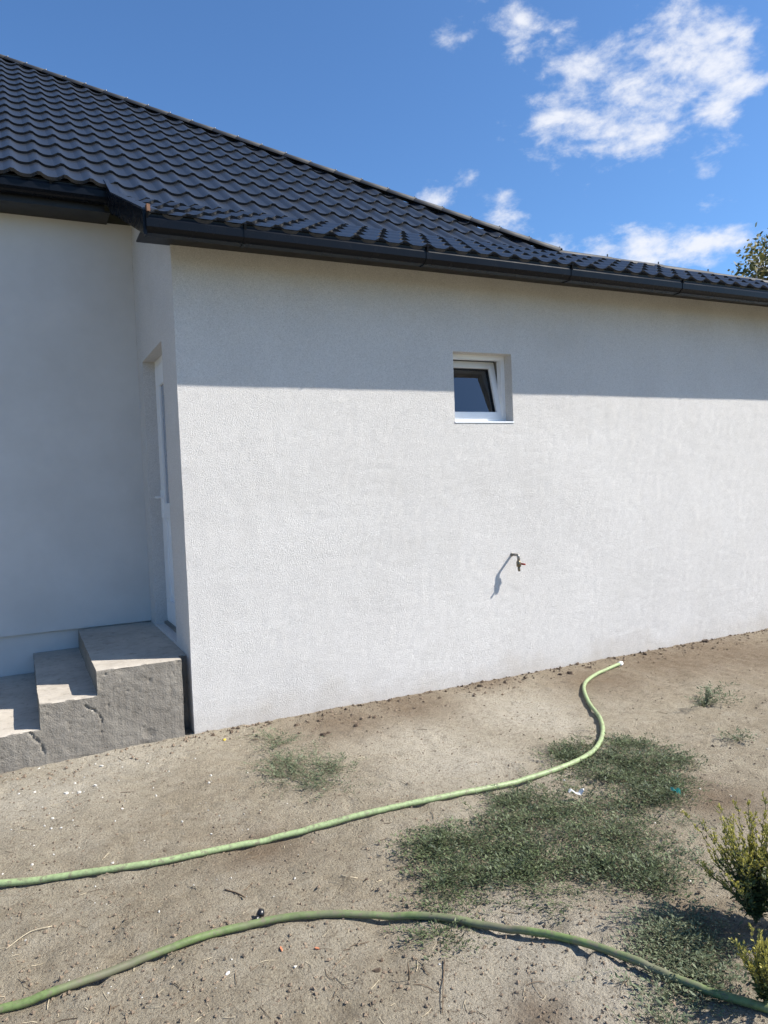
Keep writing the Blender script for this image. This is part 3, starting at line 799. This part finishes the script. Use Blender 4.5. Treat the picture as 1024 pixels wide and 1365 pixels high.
def patch(blobs, n, label, mat='weed', length=(.07, .17), height=.035, rough=1.0, name='weed_patch', kind=None):
    leaves = []; stems = []; k = 0; tries = 0
    tot = sum(w for *_, w in blobs)
    while k < n and tries < n*30:
        tries += 1
        t = rw.random()*tot
        for cx, cy, rx, ry, w in blobs:
            t -= w
            if t <= 0: break
        rr = math.sqrt(rw.random())*1.25; an = rw.random()*2*math.pi
        px, py = cx + math.cos(an)*rr*rx, cy + math.sin(an)*rr*ry
        g = on_ground(px, py)
        edge = rr + rough*.95*noise.fractal(Vector((g.x*4.6, g.y*4.6, 5)), 1, 2, 4)
        if edge > .92 and rw.random() > .10: continue
        cl = noise.fractal(Vector((g.x*6.2, g.y*6.2, 9)), 1, 2, 4)
        if cl > -.02 and rw.random() > .12: continue
        g.z = gz(g.x, g.y)
        hd = min(((g.x-q.x)**2 + (g.y-q.y)**2)**.5 for q in p1[::3])
        if hd < .045 and rw.random() < .75: continue
        tn = rw.gauss(-.05, .2) + (.6 if rw.random() < .07 else 0)
        hh = height*rw.uniform(.35, 1.25)*max(.25, 1.1-rr*.75)*max(.2, 1-1.3*cl)
        if hd < .16: hh *= .35
        mat_stem(g, rw.uniform(*length), hh, leaves, stems, rw.uniform(.007, .021), curl=1.2, tone=tn); k += 1
    for k in range(n//45):                      # single runners reaching out over bare soil
        cx, cy, rx, ry, w = rw.choice(blobs); an = rw.random()*6.28
        g = on_ground(cx + math.cos(an)*rx*.85, cy + math.sin(an)*ry*.85); g.z = gz(g.x, g.y); c0 = on_ground(cx, cy)
        mat_stem(g, rw.uniform(.12, .32), .012, leaves, stems, rw.uniform(.009, .016), math.atan2(g.y-c0.y, g.x-c0.x)+rw.uniform(-.6, .6), 1.4, tone=rw.uniform(-.1, .3))
    cx, cy = blobs[0][:2]; c = on_ground(cx, cy); root = empty(name, (c.x, c.y, 0)); inv = Matrix.Translation((-c.x, -c.y, 0))
    leaf_cloud('leaves', leaves, mat, root, inv); stems_obj('stems', stems, .0009, 'stem', root, inv)
    tag(root, label, 'weed', 'mats of creeping weed', kind); return root
patch([(838, 1025, 75, 36, 5), (800, 1005, 60, 22, 1.6), (860, 1060, 45, 26, 1.8), (760, 1010, 34, 18, .7), (905, 1040, 26, 26, .3)], 1700,
      'dense dark green weed mat under the bend of the pale hose', height=.048)
patch([(640, 1140, 85, 44, 4), (740, 1120, 90, 50, 4), (830, 1120, 60, 38, 2), (840, 1170, 62, 24, 1.6), (700, 1185, 60, 28, 1.3), (580, 1170, 42, 46, .9), (740, 1075, 70, 22, 1.2), (690, 1070, 34, 18, .7)], 2700,
      'wide dark green weed mat spreading between the two hoses', height=.040)
patch([(905, 1275, 50, 26, 2), (880, 1250, 40, 20, .8), (948, 1300, 30, 18, .8), (930, 1235, 46, 22, .7)], 420, 'thin grey-green weed mat between dirty hose and shaded ground', 'weed_light', height=.03)
patch([(590, 1246, 20, 12, 1), (600, 1268, 22, 10, .5)], 60, 'little sprig of green weed just below the dirty hose', 'weed', height=.03)
patch([(882, 1340, 26, 24, 1), (900, 1360, 30, 14, .6)], 75, 'sparse weed at the sandy edge below the dirty hose', 'weed_light', height=.025)
patch([(890, 1130, 32, 26, 1), (925, 1165, 30, 20, .5), (900, 1100, 20, 14, .3)], 60, 'few thin weed runners trailing off towards the yellow weeds', 'weed_light', height=.02)

# rosette with long arching runners near the wall
def rosette(root_px, label, arms, mat, cat_group=None, height=.05, leafL=.02, tone=0):
    c = on_ground(*root_px); c.z = gz(c.x, c.y); leaves = []; stems = []
    for tipx, tipy, nn in arms:
        tgt = on_ground(tipx, tipy)
        for k in range(nn):
            v = Vector((tgt.x-c.x, tgt.y-c.y, 0)); L = v.length*rw.uniform(.55, 1.1)
            mat_stem(c+Vector((rw.uniform(-.02, .02), rw.uniform(-.02, .02), 0)), L, height*rw.uniform(.4, 1.3), leaves, stems, leafL, math.atan2(v.y, v.x)+rw.uniform(-.22, .22), .5, .6, tone=tone)
    root = empty('weed', (c.x, c.y, 0)); inv = Matrix.Translation((-c.x, -c.y, 0))
    leaf_cloud('leaves', leaves, mat, root, inv); stems_obj('stems', stems, .0018, 'stem', root, inv)
    tag(root, label, 'weed'); return root
patch([(364, 1000, 10, 24, 1.6), (376, 1026, 14, 16, 1.6), (400, 1044, 22, 12, 1.5), (432, 1050, 24, 7, 1.3), (448, 1028, 18, 12, .9), (405, 1012, 26, 20, .6), (380, 985, 20, 7, .4)], 300,
      'spreading grey-green weed with arching runners below the stucco wall', 'weed_light', (.10, .24), .04, .6)
rosette((938, 942), 'small upright tuft of weed on bare soil right of the hose end', [(958, 926, 10), (975, 940, 6), (925, 950, 5), (985, 938, 4), (950, 930, 6)], 'weed_light', height=.09, leafL=.024)
rosette((985, 988), 'low faint weed behind the yellow weeds on bare soil', [(955, 984, 5), (1005, 992, 5), (985, 978, 5), (970, 994, 3)], 'weed_light', height=.04, leafL=.022)

# upright yellow-green weeds at the right
def bushy(root_xy, label, H, spread, n, dark=.35, seed=1):
    rr = random.Random(seed); x, y = root_xy; z = gz(x, y); c = Vector((x, y, z)); yl = []; gl = []; stems = []
    for k in range(n):
        az = rr.uniform(0, 2*math.pi); lean = rr.uniform(.05, 1)*spread; h = H*rr.uniform(.5, 1.0)*(1-.35*lean/spread*rr.random())
        pts = []; m = 16
        for i in range(m+1):
            t = i/m; off = lean*(t**1.25)
            pts.append(c + Vector((math.cos(az)*off, math.sin(az)*off, h*t)) + Vector((rr.uniform(-.004, .004), rr.uniform(-.004, .004), 0)))
        stems.append(pts)
        for i in range(2, m):
            t = i/m; p = pts[i]; dr = (pts[i+1]-pts[i]).normalized()
            # side spikes in the upper half
            if t > .42 and rr.random() < .5:
                a2 = rr.uniform(0, 2*math.pi); sl = rr.uniform(.035, .11)*(1.25-t)
                dd = (dr + Vector((math.cos(a2), math.sin(a2), .35))*.42).normalized(); sp = [p + dd*sl*q/4 for q in range(5)]; stems.append(sp)
                for q in sp[1:]:
                    for _ in range(4):
                        d2 = (dd + Vector((rr.uniform(-1, 1), rr.uniform(-1, 1), rr.uniform(-.5, 1)))*.7).normalized()
                        yl.append((q+d2*.002, d2, Vector((rr.uniform(-1, 1), rr.uniform(-1, 1), rr.uniform(-1, 1))).normalized(), rr.uniform(.008, .015), rr.uniform(.004, .0065), min(1, max(0, .35+.5*t+rr.uniform(-.35, .3)))))
            for _ in range(4 if t > .45 else 5):
                a3 = rr.uniform(0, 2*math.pi); d3 = (Vector((math.cos(a3), math.sin(a3), rr.uniform(-.2, .8)))).normalized()
                if t < .62 and rr.random() < dark+.3: gl.append((p, d3, (Vector((0, 0, 1))+Vector((rr.uniform(-.6, .6), rr.uniform(-.6, .6), 0))).normalized(), rr.uniform(.018, .042), rr.uniform(.006, .014), rr.random()))
                else: yl.append((p, (d3+dr).normalized(), Vector((rr.uniform(-1, 1), rr.uniform(-1, 1), rr.uniform(-1, 1))).normalized(), rr.uniform(.010, .018), rr.uniform(.004, .008), rr.uniform(.3, 1)))
    root = empty('yellow_weed', (x, y, 0)); inv = Matrix.Translation((-x, -y, 0))
    leaf_cloud('flower_spikes', yl, 'yweed', root, inv)
    if gl: leaf_cloud('leaves', gl, 'dgreen', root, inv)
    stems_obj('stems', stems, .0022, 'stem', root, inv); tag(root, label, 'weed', 'yellow weeds'); return root
b1 = on_ground(1008, 1228)
bushy((b1.x, b1.y), 'tall yellow-green bushy weed casting its shadow on the sandy soil', .48, .25, 52, .55, 3)
b2 = on_ground(1020, 1338)
bushy((b2.x, b2.y), 'shorter yellow weed with bare spikes beside the dirty hose', .25, .10, 22, .05, 5)
b3 = on_ground(1085, 1250)
bushy((b3.x, b3.y), 'second tall yellow-green weed crowding the bushy one', .46, .24, 44, .55, 8)

# ------------------------------------------------------------------ crumbs, clods, litter on the ground
def lump(rr, s):
    base = [(1, 0, 0), (-1, 0, 0), (0, 1, 0), (0, -1, 0), (0, 0, .8), (0, 0, -.5), ]
    vv = [Vector(b)*s*rr.uniform(.6, 1.25) + Vector((rr.uniform(-.3, .3), rr.uniform(-.3, .3), rr.uniform(-.2, .2)))*s for b in base]
    ff = [(0, 2, 4), (2, 1, 4), (1, 3, 4), (3, 0, 4), (2, 0, 5), (1, 2, 5), (3, 1, 5), (0, 3, 5)]
    return vv, ff
def scatter(name, n, where, size, mat, label, cat, sink=.3):
    rr = random.Random(len(name)*7+n); v = []; f = []
    for k in range(n):
        x, y = where(rr); s = size(rr); z = gz_fine(x, y) + s*sink
        a = rr.uniform(0, 6.28); vv, ff = lump(rr, s); b = len(v); ca_, sa = math.cos(a), math.sin(a)
        v += [(x+p.x*ca_-p.y*sa, y+p.x*sa+p.y*ca_, z+p.z) for p in vv]; f += [tuple(b+i for i in q) for q in ff]
    return tag(pymesh(name, v, f, mat), label, cat, None, 'stuff')
def in_view(rr):
    while True:
        p = on_ground(rr.uniform(-40, 1060), 860 + 520*rr.random()**.8)
        if p.y < -.02 and p.x > -2.5: return p.x, p.y
scatter('soil_crumbs', 8000, in_view, lambda r: .0016+.0075*r.random()**4, 'clod', 'small brown soil crumbs strewn over the yard', 'soil')
scatter('dark_soil_crumbs', 1500, in_view, lambda r: .0014+.0052*r.random()**5, 'dark_clod', 'dark specks of earth strewn over the yard', 'soil')
def at_wall(rr):
    x = rr.uniform(.05, 6.5); return x, -.015 - .20*rr.random()**2.4
scatter('wall_clods', 420, at_wall, lambda r: .003+.017*r.random()**3.5, 'dark_clod', 'dark earth clods along the foot of the stucco wall', 'soil')
scatter('wall_crumbs', 1100, lambda rr: (rr.uniform(-1.6, 6.5), -.01-.4*rr.random()**1.8), lambda r: .003+.013*r.random()**3, 'clod', 'brown crumbs banked against wall and steps', 'soil')
scatter('pale_grit', 260, lambda rr: (lambda p: (p.x, min(p.y, -.03)))(on_ground(rr.uniform(-30, 420) if rr.random() < .6 else rr.uniform(-30, 1050), rr.uniform(990, 1340) if rr.random() < .4 else rr.uniform(990, 1130))), lambda r: .002+.006*r.random()**3, 'chip', 'fine pale grit scattered on the soil', 'grit')
# straw and twigs
def straws(name, n, mat, label, lo, hi, rad):
    rr = random.Random(n); bm = bmesh.new()
    for k in range(n):
        x, y = in_view(rr); L = rr.uniform(lo, hi); a = rr.uniform(0, 6.28); c = rr.uniform(-.5, .5); pts = []
        for i in range(4):
            px, py = x+math.cos(a)*L*i/3, min(y+math.sin(a)*L*i/3, -.01); a += c/3; pts.append((px, py, gz_fine(px, py)+.003))
        tube_bm(bm, pts, rad*rr.uniform(.6, 1.2), 3, False)
    return tag(finish(name, bm, mat), label, 'litter', None, 'stuff')
straws('dry_straw', 200, 'straw', 'bits of dry straw lying on the soil', .015, .06, .0011)
straws('dry_twigs', 130, 'twig', 'bits of dark dry stalk lying on the soil', .02, .09, .0014)

def chip(px, py, w, h, mat, name, label, cat, group=None, seed=0, tilt=.15, th=.25):
    """an irregular flat fragment"""
    g = on_ground(px, py); rr = random.Random(seed+int(px)); bm = bmesh.new(); n = 6
    top = []; bot = []; a0 = rr.uniform(0, 6)
    for k in range(n):
        a = a0 + k*2*math.pi/n; q = rr.uniform(.65, 1.1)
        top.append(bm.verts.new((math.cos(a)*w*q*.8, math.sin(a)*h*q*.8, min(w, h)*th*rr.uniform(.7, 1.2)))); bot.append(bm.verts.new((math.cos(a)*w*q, math.sin(a)*h*q, -.004)))
    bm.faces.new(top); bm.faces.new(bot[::-1])
    for k in range(n): bm.faces.new((bot[k], bot[(k+1) % n], top[(k+1) % n], top[k]))
    o = finish(name, bm, mat); o.location = (g.x, min(g.y, -.01), gz_fine(g.x, g.y)+.004); o.rotation_euler = (rr.uniform(-tilt, tilt), rr.uniform(-tilt, tilt), rr.uniform(0, 3))
    return tag(o, label, cat, group)
for k, (px, py, w) in enumerate(((46, 1051, .012), (135, 1017, .014), (163, 1019, .009), (127, 1043, .013), (208, 1058, .010), (279, 1045, .010), (281, 1033, .009), (70, 1089, .012), (43, 1150, .010), (150, 1148, .009), (243, 1095, .008), (105, 1050, .02), (88, 1052, .025), (18, 1172, .009), (260, 1009, .008), (158, 1037, .008))):
    chip(px, py, w, w*.7, 'chip', 'stone_chip', 'pale stone chip on the soil in front of the concrete steps' if w < .019 else 'broad flat cement crumb among the pale chips before the steps', 'chip', 'pale chips in front of the steps' if w < .019 else 'broad cement crumbs', 5)
chip(375, 1270, .014, .006, 'orange', 'brick_shard', 'orange brick shard on the soil just below the black fitting', 'shard', 'orange brick shards', 1)
chip(423, 1266, .014, .006, 'orange', 'brick_shard', 'paler orange shard between the black fitting and the bark piece', 'shard', 'orange brick shards', 2)
chip(304, 1301, .012, .004, 'paper', 'splinter', 'white splinter lying alone on the soil below the dirty hose', 'splinter')
chip(299, 985, .014, .012, 'yellow_leaf', 'fallen_leaf', 'yellow fallen leaf at the foot of the wall corner', 'leaf', None, 0, .3, .15)
chip(503, 1293, .022, .009, 'dark_clod', 'bark_piece', 'dark piece of bark on the soil below the dirty hose', 'bark', None, 0, .15, .6)
chip(509, 1275, .010, .007, 'dark_clod', 'earth_clod', 'small dark clod above the dark bark piece', 'clod', None, 0, .15, .7)
chip(489, 1176, .012, .009, 'dark_clod', 'earth_clod', 'small dark clod on the soil between the hoses', 'clod', None, 0, .15, .7)
for px, py, w in ((430, 978, .03), (438, 975, .02), (476, 966, .025), (395, 966, .025), (425, 960, .018), (500, 956, .02), (770, 886, .03), (760, 898, .045), (640, 915, .03), (940, 855, .05), (860, 872, .04)):
    chip(px, py, w, w*.6, 'dark_clod', 'earth_clod', 'dark earth clod near the foot of the stucco wall', 'clod', 'earth clods by the wall', 9, .2, .7)
# white scrap and turquoise scrap in the weeds
def scrap(px, py, L, mat, name, label):
    g = on_ground(px, py); z = gz(g.x, g.y)+.045; bm = bmesh.new(); rr = random.Random(int(px)); rows = []
    for i in range(6):
        t = i/5; w = .012*(.5+math.sin(t*3.1))*rr.uniform(.7, 1.2)
        c = Vector((L*(t-.5), -.25*L*(t-.5)+.01*math.sin(t*7), .012*math.sin(t*9)))
        rows.append([bm.verts.new(c+Vector((0, w, .003*rr.random()))), bm.verts.new(c+Vector((.004, 0, .006))), bm.verts.new(c-Vector((0, w, 0)))])
    for i in range(5):
        for k in range(2): bm.faces.new((rows[i][k], rows[i+1][k], rows[i+1][k+1], rows[i][k+1]))
    bmesh.ops.solidify(bm, geom=bm.faces[:], thickness=.0015)
    o = finish(name, bm, mat); o.location = (g.x, g.y, z); return tag(o, label, 'scrap')
scrap(769, 1068, .085, 'paper', 'paper_scrap', 'crumpled white paper scrap caught in the weed mats')
scrap(901, 1064, .035, 'turquoise', 'plastic_scrap', 'tiny turquoise plastic scrap at the edge of the weed mat')
# black plastic fitting by the hose
g = on_ground(346, 1229); kx = empty('hose_fitting', (g.x, g.y, gz_fine(g.x, g.y)+.012)); tag(kx, 'broken black plastic fitting beside the dirty hose', 'fitting')
kx.rotation_euler = (0, 0, .5)
tube('barb', [(-.03, 0, 0), (-.012, .002, .002), (.004, .003, .005)], [.009, .012, .011], 'black_plastic', kx, 10)
tube('collar', [(.006, .003, .004), (.012, .004, .012), (.016, .004, .026)], [.015, .016, .010], 'black_plastic', kx, 10)
g = on_ground(545, 1304); o = tube('stick', [(g.x, g.y, gz_fine(g.x, g.y)-.01), (g.x+.002, g.y, .022), (g.x, g.y+.003, .05)], [.003, .0028, .002], 'twig', None, 6)
tag(o, 'thin dark stick standing upright in the soil below the hose', 'stick')
def dry_stem(pix, name, label, rad, mat):
    pts = []
    for p in pix:
        q = on_ground(*p); pts.append((q.x, q.y, gz_fine(q.x, q.y)+.006))
    return tag(tube(name, catmull(pts, 4), rad, mat, None, 5), label, 'stem')
dry_stem([(8, 1268), (40, 1246), (70, 1238)], 'dry_stem', 'long pale dry stem on the soil above the dirty hose', .0018, 'straw')
dry_stem([(455, 1173), (477, 1173)], 'dry_stem', 'short pale straw on soil between the hoses beside a clod', .0022, 'straw')
dry_stem([(300, 1190), (315, 1194), (327, 1202)], 'dry_stem', 'short dark curved stalk on the soil above the black fitting', .0035, 'twig')
dry_stem([(593, 1280), (591, 1310), (590, 1350)], 'dry_stem', 'dark dry weed stalk lying beneath the little green sprig', .0018, 'twig')

# ------------------------------------------------------------------ tree behind the house
def tree(x, y, zc, rh, rv, label, seed):
    rr = random.Random(seed); root = empty('tree', (x, y, 0)); leaves = []; bm = bmesh.new(); nodes = []
    trunk = [Vector((.05*math.sin(k*1.3), .04*math.cos(k*1.7), -.2 + (zc-rv*.6+.2)*k/8)) for k in range(9)]
    tube_bm(bm, trunk, [.17-.011*k for k in range(9)], 8, False); top = trunk[-1]
    for k in range(11):                           # limbs
        a = k*2.399 + rr.uniform(-.3, .3); e = rr.uniform(-.1, .95); L = rr.uniform(.65, .95)
        end = Vector((math.cos(a)*rh*L*(1-.5*max(0, e)), math.sin(a)*rh*L*(1-.5*max(0, e)), zc + rv*(e-.15)*L)); st_ = trunk[rr.choice((6, 7, 8))]; pts = []
        for i in range(7):
            t = i/6; p = st_.lerp(end, t) + Vector((0, 0, .22*math.sin(t*math.pi))) + Vector((rr.uniform(-.05, .05), rr.uniform(-.05, .05), rr.uniform(-.04, .04)))*(t > 0); pts.append(p)
            if i > 1: nodes.append(p)
        tube_bm(bm, pts, [.06*(1-.8*i/6) for i in range(7)], 5, False)
    for k in range(190):                          # leafy twigs through the crown
        while True:
            q = Vector((rr.uniform(-1, 1), rr.uniform(-1, 1), rr.uniform(-1, 1)))
            if .35 < q.length < 1: break
        c = Vector((q.x*rh, q.y*rh, zc+q.z*rv)); nn = min(nodes, key=lambda p: (p-c).length); mid = nn.lerp(c, .5) + Vector((0, 0, .06))
        tube_bm(bm, [nn, mid, c], [.014, .009, .004], 3, False); tone = rr.gauss(.4, .2)
        for _ in range(46):
            t = rr.random()**.6; p = (mid.lerp(c, t) if t < .7 else c) + Vector((rr.gauss(0, .10), rr.gauss(0, .10), rr.gauss(0, .075)))
            dd = Vector((rr.uniform(-1, 1), rr.uniform(-1, 1), rr.uniform(-.9, .4))).normalized()
            leaves.append((p, dd, Vector((rr.uniform(-1, 1), rr.uniform(-1, 1), rr.uniform(-.2, 1))).normalized(), rr.uniform(.06, .11), rr.uniform(.035, .06), min(1, max(0, tone+rr.gauss(0, .22)))))
    finish('trunk', bm, 'bark', root, 0, True)
    leaf_cloud('crown', leaves, 'treeleaf', root); return tag(root, label, 'tree')
d = ray(1100, 398); k = 13.5/math.hypot(d.x, d.y)
tree(CAM.x+d.x*k, CAM.y+d.y*k, CAM.z+d.z*k, 1.9, 1.15, 'leafy tree rising behind the right end of the dark roof', 4)
